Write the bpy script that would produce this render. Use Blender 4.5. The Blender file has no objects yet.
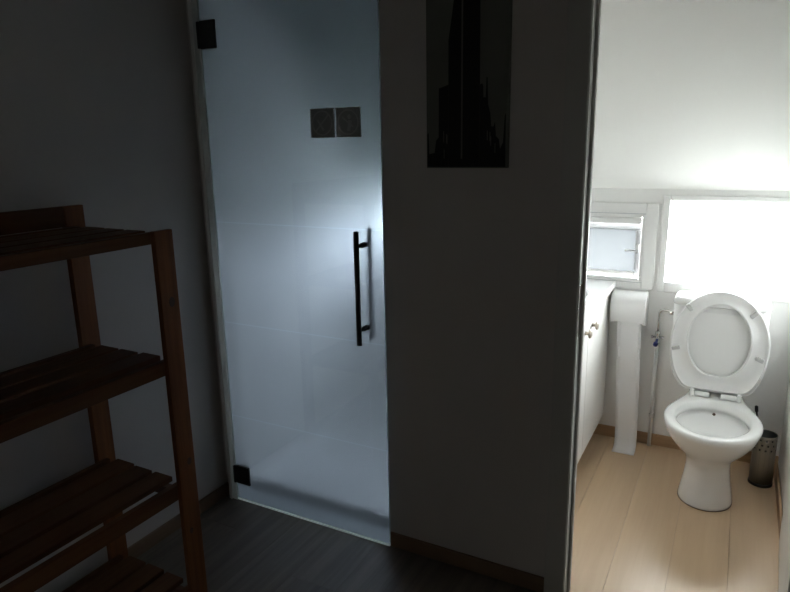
import bpy, bmesh, math, random
from mathutils import Vector, Matrix

random.seed(7)
SC = bpy.context.scene
COL = SC.collection
PI = math.pi

# ------------------------------------------------------------------ camera
F_PX, YAW, PITCH, ROLL, CAM_Z = 639.2, -0.4956298, -0.2333147, 0.0182518, 1.6
fw = Vector((math.sin(YAW) * math.cos(PITCH), math.cos(YAW) * math.cos(PITCH), math.sin(PITCH)))
rt0 = Vector((math.cos(YAW), -math.sin(YAW), 0))
dn0 = fw.cross(rt0)
rt = rt0 * math.cos(ROLL) + dn0 * math.sin(ROLL)
dn = -rt0 * math.sin(ROLL) + dn0 * math.cos(ROLL)
cam_data = bpy.data.cameras.new('camera')
cam_data.sensor_fit = 'HORIZONTAL'
cam_data.sensor_width = 36
cam_data.lens = F_PX * 36 / 790
cam_data.clip_start = 0.02
cam = bpy.data.objects.new('camera', cam_data)
COL.objects.link(cam)
up, bk = -dn, -fw
cam.matrix_world = Matrix(((rt.x, up.x, bk.x, 0), (rt.y, up.y, bk.y, 0), (rt.z, up.z, bk.z, CAM_Z), (0, 0, 0, 1)))
SC.camera = cam

# ------------------------------------------------------------------ overcast sky, exposure
SKY = 44.0
world = bpy.data.worlds.new('overcast_sky')
SC.world = world
world.use_nodes = True
wn = world.node_tree.nodes
wn['Background'].inputs[0].default_value = (0.97, 0.985, 1.0, 1)
wn['Background'].inputs[1].default_value = SKY
vs = SC.view_settings
vs.view_transform = 'Standard'
vs.look = 'None'
vs.gamma = 1
vs.use_curve_mapping = False
vs.exposure = 0.63
SC.cycles.max_bounces = 14
SC.cycles.diffuse_bounces = 8
SC.cycles.transmission_bounces = 8
SC.cycles.transparent_max_bounces = 8
SC.cycles.sample_clamp_indirect = 6.0


def portal(name, x0, x1, z0, z1, y):
    d = bpy.data.lights.new(name, 'AREA')
    d.shape = 'RECTANGLE'
    d.size, d.size_y = x1 - x0, z1 - z0
    d.cycles.is_portal = True
    o = bpy.data.objects.new(name, d)
    o.location = ((x0 + x1) / 2, y, (z0 + z1) / 2)
    o.rotation_euler = (-PI / 2, 0, 0)
    COL.objects.link(o)


# window openings in the low outer wall: x0, x1, z0, z1
W1 = (-0.96, -0.412, 0.885, 1.238)      # basin window
W2 = (-0.303, 0.252, 0.897, 1.308)      # toilet window
W3 = (-1.935, -1.38, 0.98, 1.31)         # shower window
portal('window_portal', *W1, 3.62)
portal('window_portal', *W2, 3.62)
portal('window_portal', *W3, 3.62)


# ------------------------------------------------------------------ materials
def mat(name, color, rough=0.5, metal=0.0, noise=None, bump=0.0, bscale=60, spec=0.5, coat=0.0, var=0.0):
    """noise = (scale xyz, second colour, mix) in object space"""
    m = bpy.data.materials.new(name)
    m.use_nodes = True
    nt = m.node_tree
    b = nt.nodes['Principled BSDF']
    b.inputs['Base Color'].default_value = (*color, 1)
    b.inputs['Roughness'].default_value = rough
    b.inputs['Metallic'].default_value = metal
    b.inputs['Specular IOR Level'].default_value = spec
    b.inputs['Coat Weight'].default_value = coat
    tc = nt.nodes.new('ShaderNodeTexCoord')
    if noise:
        sc, c2, amt = noise
        mp = nt.nodes.new('ShaderNodeMapping')
        mp.inputs['Scale'].default_value = sc
        nz = nt.nodes.new('ShaderNodeTexNoise')
        nz.inputs['Scale'].default_value = 1
        nz.inputs['Detail'].default_value = 6
        nz.inputs['Roughness'].default_value = 0.6
        rp = nt.nodes.new('ShaderNodeValToRGB')
        rp.color_ramp.elements[0].position = 0.35
        rp.color_ramp.elements[1].position = 0.68
        rp.color_ramp.elements[0].color = (*color, 1)
        rp.color_ramp.elements[1].color = (*[color[i] * (1 - amt) + c2[i] * amt for i in range(3)], 1)
        src = tc.outputs['Object']
        if var:
            oi = nt.nodes.new('ShaderNodeObjectInfo')
            ad = nt.nodes.new('ShaderNodeVectorMath')
            ad.operation = 'ADD'
            ml = nt.nodes.new('ShaderNodeMath')
            ml.operation = 'MULTIPLY'
            ml.inputs[1].default_value = 37.0
            nt.links.new(oi.outputs['Random'], ml.inputs[0])
            nt.links.new(src, ad.inputs[0])
            nt.links.new(ml.outputs[0], ad.inputs[1])
            src = ad.outputs[0]
        nt.links.new(src, mp.inputs['Vector'])
        nt.links.new(mp.outputs[0], nz.inputs['Vector'])
        nt.links.new(nz.outputs['Fac'], rp.inputs['Fac'])
        out = rp.outputs['Color']
        if var:
            hsv = nt.nodes.new('ShaderNodeHueSaturation')
            mr = nt.nodes.new('ShaderNodeMapRange')
            mr.inputs['To Min'].default_value = 1 - var
            mr.inputs['To Max'].default_value = 1 + var
            nt.links.new(oi.outputs['Random'], mr.inputs['Value'])
            nt.links.new(mr.outputs[0], hsv.inputs['Value'])
            nt.links.new(out, hsv.inputs['Color'])
            out = hsv.outputs['Color']
        nt.links.new(out, b.inputs['Base Color'])
    if bump:
        nb = nt.nodes.new('ShaderNodeTexNoise')
        nb.inputs['Scale'].default_value = bscale
        nb.inputs['Detail'].default_value = 4
        bp = nt.nodes.new('ShaderNodeBump')
        bp.inputs['Strength'].default_value = bump
        bp.inputs['Distance'].default_value = 0.002
        nt.links.new(tc.outputs['Object'], nb.inputs['Vector'])
        nt.links.new(nb.outputs['Fac'], bp.inputs['Height'])
        nt.links.new(bp.outputs[0], b.inputs['Normal'])
    return m


def glass_mat(name, tint=(1, 1, 1), gloss=0.06):
    """thin window glass: passes light straight, with a faint mirror reflection"""
    m = bpy.data.materials.new(name)
    m.use_nodes = True
    nt = m.node_tree
    nt.nodes.clear()
    out = nt.nodes.new('ShaderNodeOutputMaterial')
    mx = nt.nodes.new('ShaderNodeMixShader')
    tr = nt.nodes.new('ShaderNodeBsdfTransparent')
    gl = nt.nodes.new('ShaderNodeBsdfGlossy')
    tr.inputs[0].default_value = (*tint, 1)
    gl.inputs['Roughness'].default_value = 0.02
    mx.inputs[0].default_value = gloss
    nt.links.new(tr.outputs[0], mx.inputs[1])
    nt.links.new(gl.outputs[0], mx.inputs[2])
    nt.links.new(mx.outputs[0], out.inputs[0])
    return m


def frosted_mat(name, tint, rough, diff):
    m = bpy.data.materials.new(name)
    m.use_nodes = True
    nt = m.node_tree
    nt.nodes.clear()
    out = nt.nodes.new('ShaderNodeOutputMaterial')
    mx = nt.nodes.new('ShaderNodeMixShader')
    gs = nt.nodes.new('ShaderNodeBsdfGlass')
    gs.inputs['Color'].default_value = (*tint, 1)
    gs.inputs['Roughness'].default_value = rough
    gs.inputs['IOR'].default_value = 1.45
    tl = nt.nodes.new('ShaderNodeBsdfTranslucent')
    tl.inputs[0].default_value = (*tint, 1)
    mx.inputs[0].default_value = diff
    nt.links.new(gs.outputs[0], mx.inputs[1])
    nt.links.new(tl.outputs[0], mx.inputs[2])
    nt.links.new(mx.outputs[0], out.inputs[0])
    return m


def obscure_mat(name):
    """dense privacy film on glass: a little scattered daylight comes through"""
    m = bpy.data.materials.new(name)
    m.use_nodes = True
    nt = m.node_tree
    nt.nodes.clear()
    out = nt.nodes.new('ShaderNodeOutputMaterial')
    mx = nt.nodes.new('ShaderNodeMixShader')
    tl = nt.nodes.new('ShaderNodeBsdfTranslucent')
    gl = nt.nodes.new('ShaderNodeBsdfGlossy')
    tc = nt.nodes.new('ShaderNodeTexCoord')
    nz = nt.nodes.new('ShaderNodeTexNoise')
    nz.inputs['Scale'].default_value = 7
    rp = nt.nodes.new('ShaderNodeValToRGB')
    rp.color_ramp.elements[0].color = (0.130, 0.137, 0.141, 1)
    rp.color_ramp.elements[1].color = (0.150, 0.155, 0.158, 1)
    nt.links.new(tc.outputs['Object'], nz.inputs['Vector'])
    nt.links.new(nz.outputs['Fac'], rp.inputs['Fac'])
    nt.links.new(rp.outputs['Color'], tl.inputs[0])
    gl.inputs['Roughness'].default_value = 0.15
    mx.inputs[0].default_value = 0.05
    nt.links.new(tl.outputs[0], mx.inputs[1])
    nt.links.new(gl.outputs[0], mx.inputs[2])
    nt.links.new(mx.outputs[0], out.inputs[0])
    return m


def sticker_mat(name, c, tcol):
    m = bpy.data.materials.new(name)
    m.use_nodes = True
    nt = m.node_tree
    nt.nodes.clear()
    out = nt.nodes.new('ShaderNodeOutputMaterial')
    ad = nt.nodes.new('ShaderNodeAddShader')
    df = nt.nodes.new('ShaderNodeBsdfDiffuse')
    tl = nt.nodes.new('ShaderNodeBsdfTranslucent')
    df.inputs[0].default_value = (*c, 1)
    tl.inputs[0].default_value = (*tcol, 1)
    nt.links.new(df.outputs[0], ad.inputs[0])
    nt.links.new(tl.outputs[0], ad.inputs[1])
    nt.links.new(ad.outputs[0], out.inputs[0])
    return m


M = {}
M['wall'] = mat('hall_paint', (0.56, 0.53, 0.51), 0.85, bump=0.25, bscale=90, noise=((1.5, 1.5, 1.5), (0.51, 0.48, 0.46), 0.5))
M['wall_light'] = mat('hall_rear_bounce', (0.84, 0.78, 0.72), 0.85)  # unseen rear wall, made paler to bounce light onto the main wall
M['wall_dark'] = mat('hall_right_dim', (0.22, 0.20, 0.18), 0.85)  # unseen right wall, darkened so less light bounces onto the left wall
M['wall_toilet'] = mat('toilet_paint', (0.89, 0.89, 0.88), 0.8, bump=0.2, bscale=90)
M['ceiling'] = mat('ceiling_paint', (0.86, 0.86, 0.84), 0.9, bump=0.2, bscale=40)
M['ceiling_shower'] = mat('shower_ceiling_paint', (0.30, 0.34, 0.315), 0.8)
M['hall_ceiling'] = mat('hall_ceiling_dim', (0.30, 0.29, 0.28), 0.9)  # unseen hall ceiling, darkened to dim the upper walls
M['white_paint'] = mat('white_gloss_paint', (0.78, 0.78, 0.76), 0.3, bump=0.05)
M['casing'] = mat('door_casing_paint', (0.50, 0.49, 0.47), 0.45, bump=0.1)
M['hall_plank'] = mat('grey_oak_laminate', (0.175, 0.142, 0.114), 0.45, noise=((34, 1.6, 10), (0.10, 0.08, 0.064), 0.9), var=0.10)
M['toilet_plank'] = mat('beech_laminate', (0.60, 0.44, 0.29), 0.32, noise=((26, 1.4, 8), (0.53, 0.37, 0.235), 0.7), var=0.05)
M['subfloor'] = mat('dark_joint', (0.06, 0.05, 0.04), 0.9)
M['subfloor_light'] = mat('beech_joint', (0.40, 0.28, 0.18), 0.9)
M['base_wood'] = mat('beech_skirting', (0.48, 0.32, 0.19), 0.45, noise=((3, 3, 40), (0.33, 0.2, 0.11), 0.6))
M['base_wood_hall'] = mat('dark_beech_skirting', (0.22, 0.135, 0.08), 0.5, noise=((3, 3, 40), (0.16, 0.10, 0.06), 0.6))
M['shelf_y'] = mat('stained_pine_along', (0.125, 0.050, 0.016), 0.55, spec=0.2, noise=((45, 2.2, 45), (0.085, 0.029, 0.008), 0.85), bump=0.15, bscale=120, var=0.12)
M['shelf_z'] = mat('stained_pine_upright', (0.235, 0.084, 0.024), 0.5, spec=0.25, noise=((40, 40, 2.2), (0.13, 0.040, 0.011), 0.9), bump=0.15, bscale=120, var=0.12)
M['shelf_x'] = mat('stained_pine_cross', (0.13, 0.05, 0.018), 0.55, noise=((2.2, 45, 45), (0.08, 0.03, 0.012), 0.85))
M['knot'] = mat('pine_knot', (0.06, 0.022, 0.009), 0.5)
M['porcelain'] = mat('white_porcelain', (0.82, 0.82, 0.81), 0.08, coat=0.3)
M['seat'] = mat('white_seat_plastic', (0.80, 0.80, 0.79), 0.25)
M['lid'] = mat('white_lid_plastic', (0.79, 0.79, 0.78), 0.3)
M['rubber'] = mat('grey_bumper', (0.46, 0.46, 0.45), 0.5)
M['water'] = mat('bowl_water', (0.62, 0.64, 0.64), 0.03)
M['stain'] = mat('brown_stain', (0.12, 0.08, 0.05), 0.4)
M['steel'] = mat('brushed_steel', (0.36, 0.34, 0.315), 0.3, metal=1.0, noise=((160, 160, 3), (0.25, 0.235, 0.22), 0.7))
M['chrome'] = mat('chrome', (0.62, 0.61, 0.59), 0.12, metal=1.0)
M['nickel'] = mat('satin_nickel', (0.46, 0.41, 0.35), 0.35, metal=1.0)
M['black_metal'] = mat('black_metal', (0.012, 0.012, 0.013), 0.35, bump=0.03)
M['black_plastic'] = mat('black_plastic', (0.02, 0.02, 0.02), 0.5)
M['blue_cap'] = mat('blue_cap', (0.02, 0.03, 0.16), 0.4)
M['pipe'] = mat('white_pipe', (0.74, 0.74, 0.73), 0.35)
M['clamp'] = mat('grey_clamp', (0.42, 0.42, 0.42), 0.4)
M['paper'] = mat('toilet_paper', (0.86, 0.86, 0.87), 0.95, bump=0.6, bscale=160)
M['holder'] = mat('white_holder_plastic', (0.84, 0.84, 0.84), 0.3)
M['laminate'] = mat('white_cabinet_front', (0.80, 0.79, 0.77), 0.35)
M['carcass'] = mat('white_cabinet_body', (0.76, 0.76, 0.75), 0.45)
M['top'] = mat('white_worktop', (0.86, 0.86, 0.86), 0.25)
M['frame'] = mat('white_window_frame', (0.80, 0.80, 0.79), 0.35)
M['frame_grey'] = mat('grey_window_frame', (0.50, 0.51, 0.53), 0.4)
M['seal_dark'] = mat('dark_window_seal', (0.08, 0.08, 0.09), 0.6)
M['pane'] = glass_mat('clear_window_glass', (0.96, 0.98, 0.98))
M['pane_obscure'] = obscure_mat('obscured_window_glass')
M['door_clear'] = frosted_mat('clear_door_glass', (0.95, 0.98, 0.97), 0.0, 0.0)
M['door_frost'] = frosted_mat('frosted_door_film', (0.27, 0.305, 0.375), 0.37, 0.10)
M['door_line'] = frosted_mat('clear_line_in_film', (0.29, 0.345, 0.45), 0.32, 0.10)
M['door_edge'] = frosted_mat('ground_glass_edge', (0.85, 0.95, 0.93), 0.3, 0.6)
M['side_seal'] = sticker_mat('grey_side_seal', (0.40, 0.40, 0.40), (0.20, 0.21, 0.21))
M['seal'] = sticker_mat('translucent_door_seal', (0.35, 0.36, 0.36), (0.62, 0.64, 0.64))
M['plate'] = sticker_mat('dark_grey_plate', (0.27, 0.27, 0.265), (0.17, 0.17, 0.165))
M['plate_mark'] = sticker_mat('grey_plate_mark', (0.38, 0.38, 0.37), (0.24, 0.24, 0.235))
M['canvas'] = mat('canvas_sky_print', (0.14, 0.145, 0.125), 0.8, noise=((3, 3, 2), (0.10, 0.105, 0.09), 0.8))
M['print_black'] = mat('canvas_black_print', (0.006, 0.006, 0.006), 0.8)
M['print_grey'] = mat('canvas_grey_print', (0.10, 0.10, 0.09), 0.8)
M['tray'] = mat('white_shower_tray', (0.82, 0.83, 0.84), 0.3)
M['tray_dark'] = mat('dark_tray_joint', (0.05, 0.055, 0.06), 0.6)
M['shower_floor'] = mat('shower_floor_grey', (0.40, 0.44, 0.46), 0.5)
M['ground'] = mat('outside_ground', (0.22, 0.23, 0.21), 0.95)


# ------------------------------------------------------------------ mesh helpers
def obj(name, bm, m, parent=None, smooth=False, loc=None, label=None):
    me = bpy.data.meshes.new(name)
    bmesh.ops.recalc_face_normals(bm, faces=bm.faces)
    bm.to_mesh(me)
    bm.free()
    for mm in (m if isinstance(m, (list, tuple)) else [m]):
        me.materials.append(mm)
    if smooth:
        for p in me.polygons:
            p.use_smooth = True
    o = bpy.data.objects.new(name, me)
    COL.objects.link(o)
    if loc is not None:
        o.location = loc
    if parent is not None:
        o.parent = parent
        o.matrix_parent_inverse = Matrix.Translation(-parent_loc(parent))
    if label:
        o['label'] = label
    return o


def parent_loc(p):
    v = Vector(p.location)
    # parts are modelled in world coordinates; only roots carry a location
    return v


def bx(bm, x0, x1, y0, y1, z0, z1, bevel=0.0, seg=2):
    r = bmesh.ops.create_cube(bm, size=1.0)
    vsn = r['verts']
    bmesh.ops.scale(bm, vec=(x1 - x0, y1 - y0, z1 - z0), verts=vsn)
    bmesh.ops.translate(bm, vec=((x0 + x1) / 2, (y0 + y1) / 2, (z0 + z1) / 2), verts=vsn)
    if bevel:
        es = list({e for v in vsn for e in v.link_edges})
        bmesh.ops.bevel(bm, geom=es, offset=bevel, segments=seg, affect='EDGES', profile=0.5)
    return bm


def box(name, x0, x1, y0, y1, z0, z1, m, parent=None, bevel=0.0, label=None, seg=2):
    return obj(name, bx(bmesh.new(), x0, x1, y0, y1, z0, z1, bevel, seg), m, parent, label=label)


def rings(bm, rr, close0=True, close1=True, cyclic=True):
    """skin a list of rings (lists of points)"""
    vv = [[bm.verts.new(p) for p in r] for r in rr]
    n = len(vv[0])
    for a, b in zip(vv, vv[1:]):
        for i in range(n if cyclic else n - 1):
            bm.faces.new((a[i], a[(i + 1) % n], b[(i + 1) % n], b[i]))
    if close0:
        bm.faces.new(vv[0])
    if close1:
        bm.faces.new(vv[-1])
    return vv


def tube(bm, pts, r, seg=12, caps=True):
    pts = [Vector(p) for p in pts]
    rr = []
    ref = None
    for i, p in enumerate(pts):
        d = (pts[min(i + 1, len(pts) - 1)] - pts[max(i - 1, 0)]).normalized()
        if ref is None:
            ref = d.orthogonal().normalized()
        ref = (ref - d * ref.dot(d)).normalized()
        b = d.cross(ref)
        q = r[i] if isinstance(r, (list, tuple)) else r
        rr.append([p + (ref * math.cos(2 * PI * k / seg) + b * math.sin(2 * PI * k / seg)) * q for k in range(seg)])
    rings(bm, rr, caps, caps)
    return bm


def lathe(bm, prof, origin, axis='Z', seg=32, close=True):
    """prof: (radius, height) list revolved about an axis through origin"""
    o = Vector(origin)
    rr = []
    for r, hgt in prof:
        ring = []
        for k in range(seg):
            c, s = r * math.cos(2 * PI * k / seg), r * math.sin(2 * PI * k / seg)
            ring.append(o + (Vector((c, s, hgt)) if axis == 'Z' else Vector((hgt, c, s)) if axis == 'X' else Vector((c, hgt, s))))
        rr.append(ring)
    rings(bm, rr, close, close)
    return bm


def empty(name, loc, label, cat, group=None):
    o = bpy.data.objects.new(name, None)
    o.empty_display_size = 0.1
    o.location = loc
    COL.objects.link(o)
    return tag(o, label, cat, group)


def tag(o, label, cat, group=None):
    o['label'] = label
    o['category'] = cat
    if group:
        o['group'] = group
    return o


def struct(o, label=None, cat=None):
    o['kind'] = 'structure'
    if label:
        o['label'] = label
    if cat:
        o['category'] = cat
    return o


def wall_xz(name, x0, x1, z0, z1, y0, y1, holes, m):
    """wall slab in the xz plane with rectangular openings"""
    xs = sorted({x0, x1, *[v for h in holes for v in h[:2]]})
    zs = sorted({z0, z1, *[v for h in holes for v in h[2:]]})
    bm = bmesh.new()
    for i in range(len(xs) - 1):
        k = 0
        while k < len(zs) - 1:
            cx = (xs[i] + xs[i + 1]) / 2

            def solid(kk):
                cz = (zs[kk] + zs[kk + 1]) / 2
                return not any(h[0] < cx < h[1] and h[2] < cz < h[3] for h in holes)
            if not solid(k):
                k += 1
                continue
            j = k
            while j + 1 < len(zs) - 1 and solid(j + 1):
                j += 1
            bx(bm, xs[i], xs[i + 1], y0, y1, zs[k], zs[j + 1])
            k = j + 1
    bmesh.ops.remove_doubles(bm, verts=bm.verts, dist=1e-5)
    return obj(name, bm, m)


# ------------------------------------------------------------------ the setting
XL, YW, YB, HC = -2.015, 2.025, 3.442, 2.45      # left wall, hall face of main wall, outer wall, hall ceiling
HX1, HY0 = 2.6, -1.3                            # hall right wall, hall rear wall: unseen, distances set to steer bounce light
TX0, TX1 = -1.02, 0.285                           # toilet room side walls
DX0, DX1, DH = -0.43, 0.240, 2.10                 # toilet door opening
GX0, GX1, GH = -1.980, -1.136, 2.22               # glass door opening
YT = 2.12                                         # far face of main wall

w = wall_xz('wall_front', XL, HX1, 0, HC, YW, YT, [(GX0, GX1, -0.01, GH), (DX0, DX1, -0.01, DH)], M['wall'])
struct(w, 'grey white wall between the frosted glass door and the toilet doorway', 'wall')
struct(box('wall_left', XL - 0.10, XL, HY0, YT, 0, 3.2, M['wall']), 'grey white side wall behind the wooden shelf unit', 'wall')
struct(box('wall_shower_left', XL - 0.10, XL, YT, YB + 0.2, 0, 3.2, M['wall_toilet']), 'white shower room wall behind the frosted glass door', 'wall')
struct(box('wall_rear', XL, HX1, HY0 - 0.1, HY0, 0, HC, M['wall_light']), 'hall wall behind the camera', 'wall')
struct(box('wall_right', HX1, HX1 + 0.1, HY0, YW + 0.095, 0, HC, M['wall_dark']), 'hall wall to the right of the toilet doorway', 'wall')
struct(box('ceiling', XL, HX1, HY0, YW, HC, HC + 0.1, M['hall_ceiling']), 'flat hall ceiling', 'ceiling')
# low outer wall with three openings
w = wall_xz('wall_back', XL, TX1 + 0.1, 0, 1.36, YB, YB + 0.16, [W1, W2, W3], M['wall_toilet'])
struct(w, 'low white outer wall with windows behind the toilet', 'wall')
struct(box('wall_toilet_right', TX1, TX1 + 0.1, YT, YB, 0, 3.0, M['wall_toilet']), 'white side wall right of the toilet', 'wall')
struct(box('wall_partition', -1.10, TX0, YT, YB, 0, 3.0, M['wall_toilet']), 'partition wall between shower and toilet room', 'wall')
# sloped ceiling rising towards the hall
bm = bmesh.new()
sl = 1.0
zt = 1.36 + (YB - YT) * sl
prof = [(YB + 0.16, 1.36 - 0.16 * sl), (YB, 1.36), (YT, zt), (YT, zt + 0.15), (YB + 0.16, 1.36 + 0.15)]
prof[0] = (YB + 0.16, 1.36)
rings(bm, [[(-1.06, y, z) for y, z in prof], [(TX1 + 0.1, y, z) for y, z in prof]])
struct(obj('ceiling_slope', bm, M['ceiling']), 'sloping white attic ceiling over the toilet', 'ceiling')
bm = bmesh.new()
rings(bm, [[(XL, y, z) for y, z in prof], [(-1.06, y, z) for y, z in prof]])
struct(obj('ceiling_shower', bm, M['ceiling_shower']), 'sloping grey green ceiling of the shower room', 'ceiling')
struct(box('wall_gable', XL, TX1 + 0.1, YT - 0.095, YT, HC, zt + 0.15, M['wall_toilet']), 'wall above the hall ceiling', 'wall')


# floors laid in planks that run away from the viewer
def plank_floor(name, x0, x1, y0, y1, seam, wid, length, m, sub, label, gap=0.00045, stag=0.37):
    base = box(name, x0, x1, y0, y1, -0.06, -0.0045, sub)
    struct(base, label, 'floor')
    k0 = math.floor((x0 - seam) / wid)
    x = seam + k0 * wid
    row = 0
    while x < x1 - 0.004:
        a, b = max(x, x0), min(x + wid, x1)
        if b - a > 0.006:
            y = y0 - length * ((row * stag + 0.21) % 1.0)
            while y < y1:
                c, d = max(y, y0), min(y + length, y1)
                if d - c > 0.01:
                    bmp = bx(bmesh.new(), a + gap, b - gap, c + gap, d - gap, -0.012, 0.0)
                    es = [e for e in bmp.edges if all(v.co.z > -0.001 for v in e.verts)]
                    bmesh.ops.bevel(bmp, geom=es, offset=0.0006, segments=1, affect='EDGES')
                    obj('plank', bmp, m, base)
                y += length
        x += wid
        row += 1
    return base


plank_floor('floor', XL, HX1, HY0, 2.035, -1.187, 0.196, 1.29, M['hall_plank'], M['subfloor'], 'grey oak laminate floor of the dark hall')
plank_floor('floor_toilet', TX0, TX1, 2.035, YB, -0.311, 0.2, 2.4, M['toilet_plank'], M['subfloor_light'], 'pale beech laminate floor of the toilet room', stag=0.02)
struct(box('floor_shower', XL, -1.10, 2.035, YB, -0.06, 0.0, M['shower_floor']), 'pale grey floor behind the glass door', 'floor')


# skirting boards
def skirting(name, x0, x1, y0, y1, h, m, label):
    return struct(box(name, x0, x1, y0, y1, 0, h, m, bevel=0.003), label, 'skirting')


skirting('baseboard_left', XL, XL + 0.012, HY0, YW, 0.062, M['base_wood_hall'], 'dark brown skirting along the wall behind the shelf unit')
skirting('baseboard_front', GX1 + 0.004, -0.499, YW - 0.012, YW, 0.062, M['base_wood_hall'], 'dark brown skirting between glass door and toilet doorway')
skirting('baseboard_back', TX0, TX1, YB - 0.012, YB, 0.062, M['base_wood'], 'light brown skirting under the windows behind the toilet')
skirting('baseboard_right', TX1 - 0.017, TX1 - 0.005, 2.75, YB - 0.012, 0.062, M['base_wood'], 'light brown skirting on the wall right of the toilet')

# toilet door frame: casing, rebate strip and stop
t = box('trim_1', -0.499, DX0, YW - 0.007, YW, 0, DH + 0.07, M['casing'], bevel=0.002)
struct(t, 'grey painted casing on the left of the toilet doorway', 'trim')
t = box('trim_2', DX1, DX1 + 0.07, YW - 0.007, YW, 0, DH + 0.07, M['casing'], bevel=0.002)
struct(t, 'painted casing on the right of the toilet doorway', 'trim')
t = box('trim_3', DX0 - 0.0, DX1, YW - 0.007, YW, DH, DH + 0.07, M['casing'], bevel=0.002)
struct(t, 'painted casing over the toilet doorway', 'trim')
bm = bmesh.new()
bx(bm, DX0, DX0 + 0.004, YW - 0.004, YT, 0, DH)
t = struct(obj('trim_4', bm, M['white_paint']), 'white painted lining on the left of the toilet doorway', 'trim')
box('door_stop', DX0 + 0.004, DX0 + 0.015, 2.058, 2.078, 0, DH, M['casing'], t, bevel=0.003)
box('strike_plate', DX0 + 0.003, DX0 + 0.0052, 2.026, 2.058, 0.98, 1.15, M['chrome'], t, bevel=0.001)
struct(box('trim_5', DX1 - 0.004, DX1, YW - 0.004, YT, 0, DH, M['white_paint']), 'white painted lining on the right of the toilet doorway', 'trim')

# toilet door leaf swung fully open against the right wall
leaf = bpy.data.objects.new('door_2', None)
leaf.location = (0.236, 2.13, 0)
COL.objects.link(leaf)
struct(leaf, 'white toilet door leaf folded open against the right wall', 'door')
bm = bmesh.new()
lf = [(0.2405, 2.124), (0.2665, 2.742), (0.2825, 2.742), (0.2565, 2.124)]
rings(bm, [[(x, y, 0.006) for x, y in lf], [(x, y, 2.04) for x, y in lf]])
bmesh.ops.bevel(bm, geom=list(bm.edges), offset=0.003, segments=2, affect='EDGES')
obj('leaf', bm, M['white_paint'], leaf)
bm = bmesh.new()
tube(bm, [(0.262, 2.69, 1.05), (0.222, 2.692, 1.05), (0.218, 2.688, 1.05), (0.212, 2.58, 1.05)], 0.008)
obj('lever_handle', bm, M['chrome'], leaf, True)

# frame post beside the glass door
struct(box('trim_6', GX0, GX0 + 0.016, 1.996, YT, 0, GH, M['white_paint'], bevel=0.003), 'narrow white post carrying the glass door hinges', 'trim')


# ------------------------------------------------------------------ glass door
PX0, PX1, PY0, PY1, PZ0, PZ1 = -1.934, -1.1295, 2.006, 2.014, 0.012, 2.19
door = bpy.data.objects.new('door_1', None)
door.location = (PX0, 2.01, 0)
COL.objects.link(door)
struct(door, 'frosted glass shower door with black bar handle and black hinges', 'door')
# pane: clear room face, frosted film on the rear face broken by thin clear lines
bm = bmesh.new()
zs = [PZ0]
for zc in (0.424, 0.860, 1.2955, ):
    zs += [zc - 0.002, zc + 0.002]
zs.append(PZ1)


def quad(bm, pts, mi):
    f = bm.faces.new([bm.verts.new(p) for p in pts])
    f.material_index = mi


quad(bm, [(PX0, PY0, PZ0), (PX1, PY0, PZ0), (PX1, PY0, PZ1), (PX0, PY0, PZ1)], 0)
for i in range(len(zs) - 1):
    quad(bm, [(PX0, PY1, zs[i]), (PX0, PY1, zs[i + 1]), (PX1, PY1, zs[i + 1]), (PX1, PY1, zs[i])], 3 if i % 2 else 1)
for x in (PX0, PX1):
    quad(bm, [(x, PY0, PZ0), (x, PY0, PZ1), (x, PY1, PZ1), (x, PY1, PZ0)], 2)
for z in (PZ0, PZ1):
    quad(bm, [(PX0, PY0, z), (PX1, PY0, z), (PX1, PY1, z), (PX0, PY1, z)], 2)
bmesh.ops.remove_doubles(bm, verts=bm.verts, dist=1e-6)
obj('pane', bm, [M['door_clear'], M['door_frost'], M['door_edge'], M['door_line']], door, label='frosted pane with thin clear lines')
# handles: bar on each side joined through the glass
for side, ys, nm in ((-1, 1.952, 'handle'), (1, 2.050, 'handle')):
    bm = bmesh.new()
    hx = -1.211 if side < 0 else -1.209
    lathe(bm, [(0.0085, 0), (0.01, 0.0015), (0.01, 0.4285), (0.0085, 0.43)], (hx, ys, 0.866), seg=20)
    h = obj(nm, bm, M['black_metal'], door, True, label='black bar handle' if side < 0 else 'black bar handle seen through the frosting')
    for z in (0.922, 1.240):
        bm = bmesh.new()
        g = PY0 if side < 0 else PY1
        a, b = (ys, g)
        lathe(bm, [(0.006, a), (0.006, a + (b - a) * 0.45), (0.0095, a + (b - a) * 0.55), (0.0105, b - (b - a) * 0.05), (0.0105, b)], (hx, 0, z), axis='Y', seg=16)
        obj('handle_mount', bm, M['black_metal'], h, True)
# hinges
for z0, z1 in ((0.094, 0.182), (1.976, 2.080)):
    hg = box('hinge', -1.926, -1.850, PY0 - 0.011, PY0 - 0.0003, z0, z1, M['black_metal'], door, bevel=0.002)
    box('hinge_leaf', -1.938, -1.9265, PY0 - 0.016, 2.0055, z0 + 0.002, z1 - 0.002, M['black_metal'], hg, bevel=0.002)
    box('hinge_clamp', -1.93, -1.866, PY1 + 0.0003, PY1 + 0.011, z0, z1, M['black_metal'], hg, bevel=0.002)
    for zz in (z0 + 0.022, z1 - 0.022):
        bm = bmesh.new()
        lathe(bm, [(0.005, 0), (0.005, -0.0015)], (-1.875, PY0 - 0.011, zz), axis='Y', seg=12)
        obj('screw', bm, M['black_plastic'], hg)
box('side_seal', GX0 + 0.0165, PX0 - 0.0005, 2.000, 2.018, 0.002, PZ1, M['side_seal'], door, bevel=0.003)
box('bottom_seal', PX0, PX1, PY0 - 0.002, PY1 + 0.002, 0.003, 0.0115, M['seal'], door, bevel=0.0015)

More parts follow.
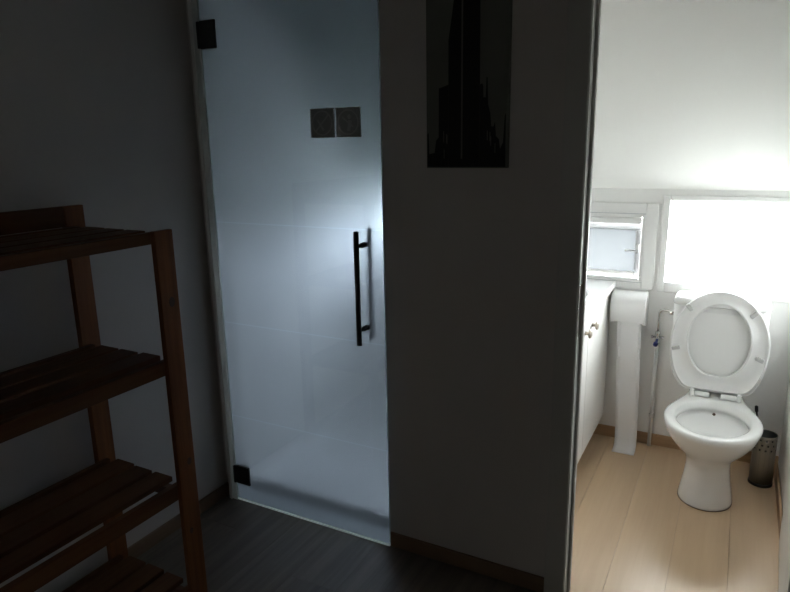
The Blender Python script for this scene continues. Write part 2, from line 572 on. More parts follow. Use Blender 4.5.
# two square sign plates stuck to the glass
for i, (x0, x1) in enumerate(((-1.423, -1.3185), (-1.3120, -1.207))):
    lab = ('dark grey square sign plate with barred circle, left one on the glass door' if i == 0 else
           'dark grey square sign plate with circled figure, right one on the glass door')
    s = box('sign_plate', x0 + 0.0008, x1 - 0.0008, PY0 - 0.0045, PY0 - 0.0005, 1.627, 1.731, M['plate'], bevel=0.004)
    tag(s, lab, 'sign', 'square sign plates on the glass door')
    cx, cz, yy = (x0 + x1) / 2, 1.679, PY0 - 0.0046
    bm = bmesh.new()
    rings(bm, [[(cx + r * math.cos(a), y, cz + r * math.sin(a)) for r, y in ((0.0445, yy), (0.0445, yy - 0.0008), (0.0395, yy - 0.0008), (0.0395, yy))]
               for a in [2 * PI * k / 40 for k in range(41)]], False, False)
    obj('ring_mark', bm, M['plate_mark'], s)

    def bar(ax, az, bx_, bz, wd):
        d = Vector((bx_ - ax, 0, bz - az)).normalized()
        n = Vector((-d.z, 0, d.x)) * wd
        p = [Vector((cx + ax, yy, cz + az)) + n, Vector((cx + bx_, yy, cz + bz)) + n, Vector((cx + bx_, yy, cz + bz)) - n, Vector((cx + ax, yy, cz + az)) - n]
        bmq = bmesh.new()
        rings(bmq, [p, [q - Vector((0, 0.0007, 0)) for q in p]])
        return bmq
    if i == 0:
        obj('bar_mark', bar(-0.028, -0.028, 0.028, 0.028, 0.003), M['plate_mark'], s)
        obj('figure_mark', bar(-0.02, 0.012, 0.006, -0.026, 0.004), M['plate_mark'], s)
    else:
        obj('figure_mark', bar(0.002, -0.03, 0.010, 0.006, 0.007), M['plate_mark'], s)
        obj('bar_mark', bar(-0.024, 0.018, 0.02, -0.016, 0.003), M['plate_mark'], s)
        bm = bmesh.new()
        lathe(bm, [(0.008, 0), (0.008, -0.0007)], (cx + 0.006, yy, cz + 0.019), axis='Y', seg=16)
        obj('figure_mark', bm, M['plate_mark'], s)

# ------------------------------------------------------------------ shower room behind the glass
tr = empty('shower_tray', (-1.56, 2.78, 0), 'white shower tray behind the frosted glass door', 'shower tray')
bm = bmesh.new()


def rr(x0, x1, y0, y1, z):
    return [(x0, y0, z), (x1, y0, z), (x1, y1, z), (x0, y1, z)]


rings(bm, [rr(-2.005, -1.11, 2.165, 3.43, 0.0), rr(-2.005, -1.11, 2.165, 3.43, 0.03), rr(-1.955, -1.16, 2.215, 3.38, 0.03), rr(-1.93, -1.185, 2.24, 3.355, 0.014)])
obj('tray_body', bm, M['tray'], tr)
box('joint_strip', -2.005, -1.11, 2.130, 2.1648, 0.0, 0.012, M['tray_dark'], tr)
bm = bmesh.new()
lathe(bm, [(0.045, 0), (0.045, 0.004), (0.035, 0.006)], (-1.55, 2.8, 0.0142), seg=24)
obj('drain_cover', bm, M['chrome'], tr)


# ------------------------------------------------------------------ windows in the low outer wall
def window(name, o, label, casing_w, sash_tilt=None, pane='pane'):
    x0, x1, z0, z1 = o
    r = bpy.data.objects.new(name, None)
    r.location = ((x0 + x1) / 2, YB, z0)
    COL.objects.link(r)
    struct(r, label, 'window')
    l, rr_, b, t = casing_w
    yc = YB - 0.012
    # flat casing on the room face
    box('casing', x0 - l, x0, yc, YB, z0 - b, z1 + t, M['frame'], r, bevel=0.003)
    box('casing', x1, x1 + rr_, yc, YB, z0 - b, z1 + t, M['frame'], r, bevel=0.003)
    box('casing', x0, x1, yc, YB, z1, z1 + t, M['frame'], r, bevel=0.003)
    box('casing', x0, x1, yc, YB, z0 - b, z0, M['frame'], r, bevel=0.003)
    if casing_w[0] > 0.04:
        pass
    return r


w1 = window('window_1', W1, 'white basin window with tilted opening sash and grey handle', (0.05, 0.058, 0.035, 0.052))
w2 = window('window_2', W2, 'bright fixed window above the toilet', (0.032, 0.03, 0.055, 0.024))
w3 = window('window_3', W3, 'window of the shower room behind the frosted door', (0.04, 0.04, 0.04, 0.04))


def fixed_frame(r, o, y, fwid, pane):
    x0, x1, z0, z1 = o
    for a in ((x0, x0 + fwid, z0, z1), (x1 - fwid, x1, z0, z1), (x0 + fwid, x1 - fwid, z0, z0 + fwid), (x0 + fwid, x1 - fwid, z1 - fwid, z1)):
        box('frame_bar', a[0], a[1], y, y + 0.045, a[2], a[3], M['frame'], r, bevel=0.003)
    box('pane', x0 + fwid, x1 - fwid, y + 0.02, y + 0.024, z0 + fwid, z1 - fwid, M[pane], r)


fixed_frame(w2, W2, YB + 0.05, 0.012, 'pane')
fixed_frame(w3, W3, YB + 0.05, 0.03, 'pane')
# window_1: outer frame with a dark seal, sash hung at the top and swung outwards
x0, x1, z0, z1 = W1
for a in ((x0, x0 + 0.018, z0, z1), (x1 - 0.018, x1, z0, z1), (x0 + 0.018, x1 - 0.018, z0, z0 + 0.012), (x0 + 0.018, x1 - 0.018, z1 - 0.022, z1)):
    box('frame_bar', a[0], a[1], YB + 0.005, YB + 0.05, a[2], a[3], M['frame'], w1, bevel=0.003)
box('seal_strip', x0, x1 - 0.0, YB - 0.0135, YB - 0.0121, z1 - 0.004, z1 - 0.0005, M['frame_grey'], w1)
box('seal_strip', x0, x1 - 0.0, YB - 0.0135, YB - 0.0121, z0 - 0.003, z0 - 0.0, M['frame_grey'], w1)
box('roller_blind', x0 + 0.02, x1 - 0.02, YB + 0.004, YB + 0.032, z1 - 0.058, z1 - 0.023, M['frame'], w1, bevel=0.01)
SA = math.radians(3)
hinge_z, hinge_y = z1 - 0.045, YB + 0.056
pv = Vector((0, hinge_y, hinge_z))
rot = Matrix.Translation(pv) @ Matrix.Rotation(SA, 4, 'X') @ Matrix.Translation(-pv)


def sash_box(name, a, b, c, d, e, f_, m, parent, bev=0.003):
    bmq = bx(bmesh.new(), a, b, c, d, e, f_, bev)
    bmesh.ops.transform(bmq, matrix=rot, verts=bmq.verts)
    return obj(name, bmq, m, parent)


sx0, sx1, sz0, sz1 = x0 + 0.02, x1 - 0.024, z0 + 0.014, z1 - 0.062
sash = sash_box('sash', sx0, sx1, YB + 0.05, YB + 0.085, sz1 - 0.030, sz1, M['frame_grey'], w1)
sash_box('sash_bar', sx1 - 0.026, sx1, YB + 0.05, YB + 0.085, sz0, sz1 - 0.030, M['frame_grey'], sash)
sash_box('sash_bar', sx0, sx0 + 0.022, YB + 0.05, YB + 0.085, sz0, sz1 - 0.030, M['frame_grey'], sash)
sash_box('sash_bar', sx0 + 0.022, sx1 - 0.026, YB + 0.05, YB + 0.085, sz0, sz0 + 0.02, M['frame'], sash)
sash_box('pane', sx0 + 0.022, sx1 - 0.026, YB + 0.065, YB + 0.069, sz0 + 0.02, sz1 - 0.030, M['pane_obscure'], sash, 0)
hz = (sz0 + sz1) / 2 + 0.005
sash_box('window_handle', sx1 - 0.018, sx1 - 0.004, YB + 0.022, YB + 0.05, hz - 0.012, hz + 0.03, M['frame'], sash)
sash_box('window_handle', sx1 - 0.075, sx1 - 0.004, YB + 0.020, YB + 0.03, hz - 0.007, hz + 0.003, M['frame_grey'], sash)
sash_box('sash_screw', sx1 - 0.028, sx1 - 0.026, YB + 0.048, YB + 0.05, sz0 + 0.006, sz0 + 0.012, M['seal_dark'], sash, 0)

# ------------------------------------------------------------------ outside
struct(box('ground', -60, 60, YB + 0.16, 90, -3.3, -3.0, M['ground']), 'pale open ground outside the windows', 'ground')

# ------------------------------------------------------------------ stained pine shelf unit
su = empty('shelf_unit', (-1.78, 0.93, 0), 'brown stained wooden slatted shelf unit against the side wall', 'shelf')
Y0S, Y1S = 0.44, 1.388


def upright(xa, xb, ya, yb, h):
    o = box('upright', xa, xb, ya, yb, 0, h, M['shelf_z'], su, bevel=0.0025)
    return o


uf = upright(-1.566, -1.546, 1.344, 1.415, 1.356)
upright(-1.566, -1.546, 0.42, 0.491, 1.356)
upright(-1.980, -1.955, 1.344, 1.415, 1.420)
upright(-1.980, -1.955, 0.42, 0.491, 1.420)
for z, s, y in ((1.13, 0.016, 1.385), (0.58, 0.013, 1.39), (0.33, 0.011, 1.37)):
    bm = bmesh.new()
    rings(bm, [[(-1.5461 + k * 0.0006, y + s * 0.7 * math.cos(a), z + s * math.sin(a)) for a in [2 * PI * i / 16 for i in range(16)]] for k in (0, 1)])
    obj('knot', bm, M['knot'], uf)
box('back_rail', -1.980, -1.960, 0.4912, 1.3438, 1.352, 1.420, M['shelf_y'], su, bevel=0.0025)
for zt_, zb in ((1.352, 1.316), (0.940, 0.892), (0.505, 0.452), (0.105, 0.055)):
    # cross bearers carry the slats between the rails
    sh = box('shelf', -1.9325, -1.5905, 1.345, 1.371, zb + 0.002, zt_ - 0.0195, M['shelf_x'], su, bevel=0.002)
    box('bearer', -1.9325, -1.5905, 0.45, 0.476, zb + 0.002, zt_ - 0.0195, M['shelf_x'], sh, bevel=0.002)
    box('rail', -1.590, -1.5665, Y0S, Y1S - 0.012, zb, zt_, M['shelf_y'], sh, bevel=0.002)
    box('rail', -1.9545, -1.933, Y0S, Y1S - 0.012, zb, zt_, M['shelf_y'], sh, bevel=0.002)
    for xa in (-1.911, -1.811, -1.712):
        ww = 0.084 if xa < -1.9 else 0.079
        dz = random.uniform(-0.0015, 0.0005)
        box('slat', xa, xa + ww + 0.002, Y0S + random.uniform(-0.004, 0.004), Y1S + random.uniform(-0.004, 0.003), zt_ - 0.019, zt_ + dz, M['shelf_y'], sh, bevel=0.002)

# ------------------------------------------------------------------ canvas picture
pic = box('canvas_picture', -0.949, -0.668, 1.998, YW - 0.0005, 1.519, 2.26, M['canvas'], bevel=0.002)
tag(pic, 'tall dark canvas print of a skyscraper above a city skyline', 'picture')
PXO, PZO, PY = -0.949, 1.519, 1.9979


def poly(name, pts, m, dy=0.0006):
    bmq = bmesh.new()
    p = [(PXO + u, PY, PZO + v) for u, v in pts]
    rings(bmq, [p, [(a, b - dy, c) for a, b, c in p]])
    return obj(name, bmq, m, pic)


poly('printed_tower', [(0.080, 0.004), (0.080, 0.40), (0.092, 0.475), (0.100, 0.53), (0.108, 0.70), (0.180, 0.70), (0.186, 0.53), (0.188, 0.25), (0.188, 0.004)], M['print_black'])
poly('printed_light_strip', [(0.124, 0.03), (0.124, 0.52), (0.130, 0.52), (0.130, 0.03)], M['print_grey'], 0.0009)
sky = [(0.004, 0.004), (0.004, 0.11), (0.008, 0.115), (0.010, 0.045), (0.030, 0.05), (0.036, 0.09), (0.045, 0.10), (0.046, 0.255), (0.072, 0.262), (0.0795, 0.265), (0.0795, 0.004)]
poly('printed_skyline', sky, M['print_black'])
sky = [(0.1885, 0.004), (0.1885, 0.26), (0.196, 0.262), (0.199, 0.255), (0.200, 0.22), (0.208, 0.22), (0.210, 0.28), (0.213, 0.28), (0.216, 0.20), (0.224, 0.17), (0.228, 0.13), (0.236, 0.13), (0.240, 0.145),
       (0.244, 0.10), (0.254, 0.09), (0.258, 0.06), (0.268, 0.08), (0.272, 0.16), (0.275, 0.17), (0.277, 0.004)]
poly('printed_skyline', sky, M['print_black'])
random.seed(3)
for k in range(9):
    u = random.choice([random.uniform(0.05, 0.075), random.uniform(0.19, 0.25)])
    v = random.uniform(0.02, 0.09)
    poly('printed_light', [(u, v), (u, v + 0.03), (u + 0.003, v + 0.03), (u + 0.003, v)], M['print_grey'], 0.0009)

# ------------------------------------------------------------------ vanity cabinet, worktop, basin
CX = -0.557
cab = empty('vanity_cabinet', (-0.79, 3.0, 0.13), 'white wall hung vanity cabinet with two round knobs under the window', 'cabinet')
box('side_panel', -1.018, CX - 0.019, 2.58, 2.598, 0.13, 0.848, M['carcass'], cab)
box('side_panel', -1.018, CX - 0.019, 3.41, 3.428, 0.13, 0.848, M['carcass'], cab)
box('bottom_panel', -1.018, CX - 0.019, 2.598, 3.41, 0.13, 0.148, M['carcass'], cab)
box('back_panel', -1.018, -1.010, 2.598, 3.41, 0.148, 0.848, M['carcass'], cab)
for ya, yb, ky in ((2.888, 3.426, 2.962), (2.582, 2.884, 2.812)):
    d = box('door', CX - 0.0188, CX, ya, yb, 0.13, 0.846, M['laminate'], cab, bevel=0.0015)
    bm = bmesh.new()
    lathe(bm, [(0.010, 0.0003), (0.008, 0.008), (0.008, 0.014), (0.018, 0.017), (0.021, 0.022), (0.019, 0.027), (0.011, 0.030)], (CX, ky, 0.762), axis='X', seg=20)
    obj('knob', bm, M['nickel'], d, True, label='round satin metal knob')
# worktop with an oval cut-out
BXC, BYC, BA, BB = -0.765, 2.99, 0.172, 0.225
N = 48
wt0 = []
wt1 = []
for k in range(N):
    a = 2 * PI * k / N
    c, s = math.cos(a), math.sin(a)
    wt0.append((BXC + BA * c, BYC + BB * s))
    t_ = 1e9
    xa, xb, ya, yb = -1.0185, -0.537, 2.56, 3.428
    for lim, comp, cen in ((xb, c, BXC), (xa, c, BXC), (yb, s, BYC), (ya, s, BYC)):
        if abs(comp) > 1e-6:
            q = (lim - cen) / comp
            if q > 0:
                t_ = min(t_, q)
    wt1.append((BXC + t_ * c, BYC + t_ * s))
# pull the nearest samples onto the corners
for cx_, cy_ in ((-1.0185, 2.56), (-0.537, 2.56), (-0.537, 3.428), (-1.0185, 3.428)):
    i = min(range(N), key=lambda j: (wt1[j][0] - cx_) ** 2 + (wt1[j][1] - cy_) ** 2)
    wt1[i] = (cx_, cy_)
bm = bmesh.new()
zb_, zt_ = 0.849, 0.881
lv = [[(x, y, zt_) for x, y in wt0], [(x, y, zt_) for x, y in wt1], [(x, y, zb_) for x, y in wt1], [(x, y, zb_) for x, y in wt0], [(x, y, zt_) for x, y in wt0]]
rings(bm, lv, False, False)
bmesh.ops.remove_doubles(bm, verts=bm.verts, dist=1e-6)
tag(obj('worktop', bm, M['top']), 'glossy white worktop on the vanity cabinet', 'worktop')
ba = bmesh.new()


def ell(k, z):
    return [(BXC + BA * k * math.cos(2 * PI * i / 40), BYC + BB * k * math.sin(2 * PI * i / 40), z) for i in range(40)]


rings(ba, [ell(1.05, 0.8815), ell(1.04, 0.889), ell(1.0, 0.891), ell(0.965, 0.886), ell(0.93, 0.86), ell(0.82, 0.80), ell(0.6, 0.762), ell(0.12, 0.752)], False, True)
basin = tag(obj('wash_basin', ba, M['porcelain'], smooth=True), 'white oval wash basin set into the worktop', 'basin')
tp = empty('basin_tap', (-0.97, BYC, 0.881), 'chrome mixer tap behind the wash basin', 'tap')
bm = bmesh.new()
lathe(bm, [(0.024, 0.8815), (0.022, 0.9), (0.02, 0.97), (0.018, 0.985)], (-0.968, BYC, 0), seg=20)
obj('tap_body', bm, M['chrome'], tp, True)
bm = bmesh.new()
tube(bm, [(-0.96, BYC, 0.95), (-0.90, BYC, 0.965), (-0.865, BYC, 0.96), (-0.855, BYC, 0.945)], 0.010)
obj('spout', bm, M['chrome'], tp, True)
bm = bmesh.new()
tube(bm, [(-0.968, BYC, 0.985), (-0.968, BYC, 0.997), (-0.93, BYC, 1.01), (-0.90, BYC, 1.02)], [0.014, 0.012, 0.008, 0.006])
obj('lever', bm, M['chrome'], tp, True)

# ------------------------------------------------------------------ toilet
TC = -0.020
toilet = empty('toilet', (TC, 3.1, 0), 'white floor standing toilet with raised seat and lid', 'toilet')


def egg(a, yf, yc, yr, wr, z, n=56, sag=0.0):
    """outline: round front, sides tapering to a flat rear of half width wr"""
    pts = []
    m = n // 2
    for k in range(m + 1):                      # front half, right to left
        t_ = PI * k / m
        pts.append((TC + a * math.cos(t_), yc - (yc - yf) * math.sin(t_), z))
    q = n - m - 1
    h_ = q // 2
    left = []
    for k in range(1, h_ + 1):
        u = k / h_
        xx = wr + (a - wr) * (0.5 + 0.5 * math.cos(PI * u))
        left.append((xx, yc + (yr - yc) * u))
    for xx, yy in left:
        pts.append((TC - xx, yy, z))
    for xx, yy in reversed(left):
        pts.append((TC + xx, yy, z))
    return pts


bm = bmesh.new()
prof = [  # a, y front, y centre, y rear, rear half width, z
    (0.112, 2.858, 2.98, 3.330, 0.100, 0.000),
    (0.112, 2.858, 2.98, 3.330, 0.100, 0.012),
    (0.107, 2.866, 2.98, 3.330, 0.098, 0.040),
    (0.095, 2.886, 2.99, 3.330, 0.090, 0.110),
    (0.090, 2.890, 2.99, 3.330, 0.085, 0.165),
    (0.094, 2.876, 2.99, 3.330, 0.086, 0.200),
    (0.110, 2.850, 2.98, 3.325, 0.090, 0.230),
    (0.135, 2.812, 2.97, 3.315, 0.098, 0.262),
    (0.162, 2.770, 2.96, 3.305, 0.105, 0.300),
    (0.182, 2.735, 2.95, 3.295, 0.112, 0.340),
    (0.193, 2.714, 2.95, 3.288, 0.116, 0.372),
    (0.197, 2.707, 2.95, 3.286, 0.118, 0.390),
    (0.194, 2.711, 2.95, 3.285, 0.116, 0.400),
    (0.185, 2.722, 2.95, 3.280, 0.110, 0.4035),
]


def oval(a, yf, yc, yr, z):
    p = [(TC + a * math.cos(PI * k / 28), yc - (yc - yf) * math.sin(PI * k / 28), z) for k in range(29)]
    return p + [(TC - a * math.cos(PI * k / 27), yc + (yr - yc) * math.sin(PI * k / 27), z) for k in range(1, 27)]


inner = [(0.160, 2.752, 2.955, 3.172, 0.4025), (0.150, 2.763, 2.955, 3.160, 0.397), (0.146, 2.768, 2.955, 3.148, 0.380), (0.144, 2.770, 2.955, 3.136, 0.366), (0.152, 2.762, 2.955, 3.150, 0.363), (0.153, 2.761, 2.955, 3.150, 0.352),
         (0.142, 2.774, 2.955, 3.128, 0.343), (0.128, 2.790, 2.955, 3.098, 0.3365), (0.100, 2.810, 2.940, 3.04, 0.333), (0.075, 2.822, 2.90, 2.97, 0.327), (0.055, 2.835, 2.885, 2.935, 0.30), (0.045, 2.845, 2.885, 2.925, 0.25)]
rings(bm, [egg(*p) for p in prof] + [oval(*p) for p in inner])
obj('bowl', bm, M['porcelain'], toilet, True)
bm = bmesh.new()
rings(bm, [oval(0.054, 2.836, 2.885, 2.934, 0.2995), oval(0.054, 2.836, 2.885, 2.934, 0.3005)])
obj('bowl_water', bm, M['water'], toilet)
bm = bmesh.new()
lathe(bm, [(0.007, 0), (0.004, 0.001)], (TC + 0.004, 3.124, 0.352), axis='Y', seg=10)
obj('inlet_stain', bm, M['stain'], toilet)
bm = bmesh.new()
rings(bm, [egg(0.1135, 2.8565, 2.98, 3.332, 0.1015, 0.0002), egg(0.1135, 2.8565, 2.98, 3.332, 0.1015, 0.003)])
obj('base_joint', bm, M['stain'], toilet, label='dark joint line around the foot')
# rear spigot joining the pedestal to the wall
bm = bmesh.new()
lathe(bm, [(0.055, 3.31), (0.055, 3.43)], (TC, 0, 0.19), axis='Y', seg=24)
obj('outlet_pipe', bm, M['porcelain'], toilet, True)
# cistern
bm = bmesh.new()


def rrect(hw, y0, y1, z, r, n=6):
    pts = []
    for sx_, sy_, a0 in ((1, 1, 0), (-1, 1, 90), (-1, -1, 180), (1, -1, 270)):
        cx_ = TC - 0.014 + sx_ * (hw - r)
        cy_ = (y1 - r) if sy_ > 0 else (y0 + r)
        for k in range(n + 1):
            a = math.radians(a0 + 90 * k / n)
            pts.append((cx_ + r * math.cos(a), cy_ + r * math.sin(a), z))
    return pts


rings(bm, [rrect(0.165, 3.285, 3.425, 0.452, 0.035), rrect(0.185, 3.275, 3.428, 0.466, 0.035), rrect(0.196, 3.268, 3.429, 0.50, 0.035), rrect(0.2, 3.262, 3.429, 0.62, 0.035), rrect(0.204, 3.258, 3.429, 0.828, 0.035)])
tank = obj('cistern', bm, M['porcelain'], toilet, True)
bm = bmesh.new()
rings(bm, [rrect(0.205, 3.256, 3.4295, 0.8285, 0.036), rrect(0.208, 3.253, 3.430, 0.834, 0.038), rrect(0.207, 3.254, 3.430, 0.850, 0.037), rrect(0.199, 3.262, 3.423, 0.862, 0.03), rrect(0.184, 3.278, 3.408, 0.866, 0.02)])
obj('cistern_lid', bm, M['porcelain'], tank, True)
bm = bmesh.new()
lathe(bm, [(0.024, 0.8665), (0.024, 0.871), (0.02, 0.874)], (TC - 0.014, 3.345, 0), seg=24)
obj('flush_button', bm, M['chrome'], tank, True)
# pipe from cistern down to the bowl
bm = bmesh.new()
lathe(bm, [(0.022, 0.36), (0.022, 0.452)], (TC, 3.36, 0), seg=20)
obj('flush_pipe', bm, M['porcelain'], toilet, True)

# seat and lid stand up, leaning back against the cistern
HY, HZ, LEAN = 3.202, 0.426, math.radians(4.5)
base_m = Matrix.Translation((TC - 0.008, HY, HZ)) @ Matrix.Rotation(-LEAN, 4, 'X')


def seat_out(k, hw, lo, hi, wlo, n=64):
    """seat outline in (u, v): u sideways, v up from the hinge"""
    mid = lo + (hi - lo) * 0.47
    pts = []
    m = n // 2
    for i in range(m + 1):
        t_ = PI * i / m
        pts.append((hw * math.cos(t_), mid + (hi - mid) * math.sin(t_)))
    q = (n - m - 1) // 2
    lf = []
    for i in range(1, q + 1):
        u = i / q
        t_ = u * PI / 2
        lf.append((wlo + (hw - wlo) * math.cos(t_) if u < 1 else wlo, mid - (mid - lo) * math.sin(t_) ** 1.12))
    pts += [(-a, b) for a, b in lf] + [(a, b) for a, b in reversed(lf)]
    return pts


def hole(sx_=1.0, n=64):
    c_, hw, lo, hi = 0.0, 0.131 * sx_, 0.086 + 0.17 * (1 - sx_), 0.424 - 0.17 * (1 - sx_)
    o = seat_out(0, hw, lo, hi, hw * 0.18, n)
    return o


def place(pts, w_):
    return [base_m @ Vector((u, w_, v)) for u, v in pts]


O = lambda d: seat_out(0, 0.207 - d, 0.012 + d, 0.487 - d, 0.108 - d * 0.5)
bm = bmesh.new()
nn = len(O(0))
rl = [place(O(0.004), 0.018), place(O(0.0), 0.010), place(O(0.0), -0.004), place(O(0.003), -0.008), place(O(0.008), -0.006), place(O(0.012), -0.001),
      place(hole(1.10), -0.001), place(hole(1.07), -0.006), place(hole(1.03), -0.008), place(hole(1.0), -0.004), place(hole(1.0), 0.012), place(hole(1.05), 0.018)]
rings(bm, rl + [rl[0]], False, False)
bmesh.ops.remove_doubles(bm, verts=bm.verts, dist=1e-6)
seat = obj('seat', bm, M['seat'], toilet, True, label='raised oval seat ring')
for u, v, ang in ((-0.137, 0.400, -40), (0.132, 0.392, 40), (-0.180, 0.200, 90 - 96), (0.172, 0.188, 20)):
    bm = bx(bmesh.new(), -0.0095, 0.0095, -0.015, 0.004, -0.019, 0.019, 0.005)
    a = {0: 0}.get(0) or 0
    d = Vector((u, 0, v - 0.25))
    th = math.atan2(d.x, d.z)
    mm = base_m @ Matrix.Translation((u, 0, v)) @ Matrix.Rotation(th, 4, 'Y')
    bmesh.ops.transform(bm, matrix=mm, verts=bm.verts)
    obj('bumper', bm, M['rubber'], seat)
L = lambda d: seat_out(0, 0.211 - d, -0.002 + d, 0.490 - d, 0.120 - d * 0.5)
bm = bmesh.new()
rl = [place(L(0.012), 0.027), place(L(0.010), 0.0195), place(L(0.003), 0.0195), place(L(0.0), 0.022), place(L(0.0), 0.034), place(L(0.006), 0.040)]
rings(bm, rl)
lid = obj('lid', bm, M['lid'], toilet, False, label='raised oval lid behind the seat ring')
for s in (-1, 1):
    bm = bmesh.new()
    u0, u1 = (0.024, 0.090)
    lathe(bm, [(0.0105, u0), (0.0125, u0 + 0.003), (0.0125, u1 - 0.003), (0.0105, u1)], (TC if s > 0 else TC - u0 - u1, HY - 0.010, HZ - 0.008), axis='X', seg=16)
    hgo = obj('seat_hinge', bm, M['seat'], toilet, True)
    bm = bx(bmesh.new(), TC + s * 0.100 - 0.009, TC + s * 0.100 + 0.009, HY - 0.022, HY + 0.010, 0.404, 0.440, 0.003)
    obj('hinge_post', bm, M['seat'], hgo)

# ------------------------------------------------------------------ toilet brush
bh = empty('brush_holder', (0.207, 3.24, 0), 'perforated brushed steel toilet brush holder beside the toilet', 'brush holder')
bm = bmesh.new()
SEG, R_, HH = 36, 0.049, 0.252
zl = [0.012, 0.17]
z_ = 0.17
holes_z = []
for i in range(3):
    holes_z.append((z_ + 0.010, z_ + 0.0195))
    zl += [z_ + 0.010, z_ + 0.0195]
    z_ += 0.024
zl += [HH]
vv = [[bm.verts.new((0.207 + R_ * math.cos(2 * PI * k / SEG), 3.24 + R_ * math.sin(2 * PI * k / SEG), z)) for k in range(SEG)] for z in zl]
for i in range(len(zl) - 1):
    hrow = (round(zl[i], 4), round(zl[i + 1], 4)) in [(round(a, 4), round(b, 4)) for a, b in holes_z]
    rown = (i - 2) // 2
    for k in range(SEG):
        if hrow and k % 3 == rown % 3 % 2:
            continue
        bm.faces.new((vv[i][k], vv[i][(k + 1) % SEG], vv[i + 1][(k + 1) % SEG], vv[i + 1][k]))
o = obj('canister', bm, M['steel'], bh, True)
md = o.modifiers.new('thickness', 'SOLIDIFY')
md.thickness = 0.0015
bm = bmesh.new()
lathe(bm, [(0.052, 0.0), (0.052, 0.008), (0.050, 0.012), (0.046, 0.013)], (0.207, 3.24, 0), seg=40)
obj('base_ring', bm, M['black_plastic'], bh, True)
bm = bmesh.new()
lathe(bm, [(0.0462, 0.014), (0.0462, 0.25), (0.0445, 0.25), (0.0445, 0.016)], (0.207, 3.24, 0), seg=40, close=False)
obj('liner', bm, M['black_plastic'], bh, True)
br = empty('toilet_brush', (0.19, 3.245, 0.02), 'toilet brush with dark handle standing in the steel holder', 'brush')
bm = bmesh.new()
tube(bm, [(0.200, 3.24, 0.06), (0.176, 3.246, 0.24), (0.160, 3.25, 0.345), (0.1585, 3.25, 0.352), (0.156, 3.25, 0.375), (0.1555, 3.25, 0.379)], [0.004, 0.004, 0.004, 0.0075, 0.0075, 0.004])
obj('handle', bm, M['black_plastic'], br, True)
bm = bmesh.new()
lathe(bm, [(0.008, 0.02), (0.034, 0.03), (0.036, 0.08), (0.030, 0.10), (0.006, 0.105)], (0.207, 3.24, 0), seg=24)
obj('bristles', bm, M['black_plastic'], br, True)

# ------------------------------------------------------------------ toilet roll cover and paper
hx0, hx1, yb_ = -0.534, -0.381, YB - 0.0005
hold = empty('roll_holder', (-0.456, 3.40, 0.67), 'white wall mounted toilet roll cover under the basin window', 'roll holder')
sec = [(yb_, 0.838), (3.40, 0.840), (3.372, 0.832), (3.350, 0.815), (3.336, 0.785), (3.331, 0.745), (3.333, 0.715), (3.337, 0.690), (3.3405, 0.690), (3.3365, 0.715), (3.3345, 0.745), (3.3395, 0.783), (3.353, 0.812), (3.374, 0.828), (3.40, 0.836), (yb_, 0.834)]
bm = bmesh.new()
rings(bm, [[(hx0, y, z) for y, z in sec], [(hx1, y, z) for y, z in sec]])
o = obj('cover', bm, M['holder'], hold, True, label='curved white cover')
o.modifiers.new('edges', 'EDGE_SPLIT').split_angle = math.radians(40)
for xa, xb in ((hx0 - 0.006, hx0 - 0.0002), (hx1 + 0.0002, hx1 + 0.009)):
    bm = bmesh.new()
    s2 = [(yb_, 0.840), (3.40, 0.842), (3.370, 0.834), (3.347, 0.816), (3.333, 0.786), (3.328, 0.745), (3.330, 0.715), (3.338, 0.688), (3.40, 0.665), (yb_, 0.660)]
    rings(bm, [[(xa, y, z) for y, z in s2], [(xb, y, z) for y, z in s2]])
    obj('end_cap', bm, M['holder'], hold)
box('back_plate', hx0, hx1, yb_ - 0.004, yb_, 0.66, 0.8335, M['holder'], hold)
roll = empty('toilet_paper', (-0.456, 3.39, 0.0), 'white toilet paper hanging from the roll cover down to the floor', 'toilet paper')
bm = bmesh.new()
lathe(bm, [(0.018, -0.510), (0.042, -0.510), (0.042, -0.388), (0.018, -0.388)], (0, 3.390, 0.760), axis='X', seg=32)
obj('roll', bm, M['paper'], roll, True)
path = [(3.348, 0.760), (3.3475, 0.70), (3.3475, 0.60), (3.350, 0.45), (3.353, 0.30), (3.351, 0.17), (3.349, 0.09), (3.343, 0.042), (3.330, 0.015), (3.308, 0.0045), (3.280, 0.003), (3.252, 0.003)]
bm = bmesh.new()
top_, bot_ = [], []
for i, (y, z) in enumerate(path):
    y2, z2 = path[min(i + 1, len(path) - 1)]
    y1_, z1_ = path[max(i - 1, 0)]
    d = Vector((0, y2 - y1_, z2 - z1_)).normalized()
    n = Vector((0, d.z, -d.y)) * 0.0006
    sl_ = -0.030 * (0.76 - z) / 0.76
    wav = 0.0025 * math.sin(z * 30)
    top_.append([(-0.507 + k * (0.0236 - 0.0015 * (0.76 - z) / 0.76) - sl_, y + n.y + wav * math.sin(k * 1.3), max(z + n.z, 0.001)) for k in range(6)])
    bot_.append([(-0.507 + k * (0.0236 - 0.0015 * (0.76 - z) / 0.76) - sl_, y - n.y + wav * math.sin(k * 1.3), max(z - n.z, 0.0004)) for k in range(6)])
rings(bm, [a + b[::-1] for a, b in zip(top_, bot_)])
obj('paper_strip', bm, M['paper'], roll, True)

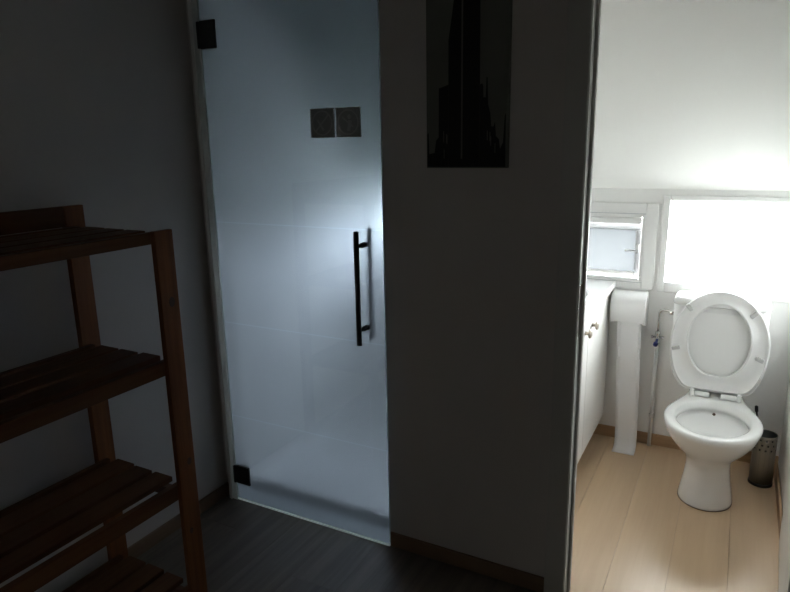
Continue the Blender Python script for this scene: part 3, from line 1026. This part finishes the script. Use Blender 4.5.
# ------------------------------------------------------------------ water supply pipe with stop valve
wp = empty('water_pipe', (-0.312, 3.415, 0), 'thin white water pipe with chrome stop valve left of the toilet', 'pipe')
bm = bmesh.new()
tube(bm, [(-0.312, 3.415, 0.0005), (-0.312, 3.415, 0.575)], 0.010, 14)
obj('riser', bm, M['pipe'], wp, True)
bm = bmesh.new()
lathe(bm, [(0.0085, 0.162), (0.013, 0.165), (0.013, 0.185), (0.0085, 0.188)], (-0.312, 3.415, 0), seg=18)
bx(bm, -0.318, -0.306, 3.415, 3.4415, 0.168, 0.182)
obj('clamp', bm, M['clamp'], wp)
bm = bmesh.new()
lathe(bm, [(0.010, 0.572), (0.0125, 0.578), (0.0125, 0.592), (0.010, 0.598), (0.010, 0.622), (0.012, 0.626), (0.012, 0.636), (0.006, 0.640)], (-0.312, 3.415, 0), seg=18)
v_ = obj('valve_body', bm, M['chrome'], wp, True)
for dx in (-1, 1):
    bm = bmesh.new()
    tube(bm, [(-0.312 + dx * 0.008, 3.415, 0.608), (-0.312 + dx * 0.022, 3.412, 0.608), (-0.312 + dx * 0.023, 3.412, 0.608), (-0.312 + dx * 0.031, 3.411, 0.608)], [0.005, 0.005, 0.0085, 0.0075])
    obj('valve_knob', bm, M['chrome'], v_, True)
bm = bmesh.new()
tube(bm, [(-0.312, 3.408, 0.597), (-0.314, 3.385, 0.583), (-0.3145, 3.384, 0.5825), (-0.317, 3.372, 0.575)], [0.006, 0.006, 0.012, 0.011])
obj('valve_cap', bm, M['blue_cap'], v_, True, label='dark blue cap')
bm = bmesh.new()
tube(bm, [(-0.312, 3.415, 0.636), (-0.312, 3.413, 0.70), (-0.311, 3.41, 0.735), (-0.304, 3.405, 0.752), (-0.290, 3.40, 0.760), (-0.268, 3.39, 0.760), (-0.252, 3.385, 0.752)], 0.0055, 12)
obj('supply_tube', bm, M['chrome'], wp, True)
bm = bmesh.new()
lathe(bm, [(0.010, -0.262), (0.011, -0.258), (0.011, -0.244), (0.010, -0.2405)], (0, 3.385, 0.7515), axis='X', seg=14)
obj('coupling', bm, M['chrome'], wp, True)
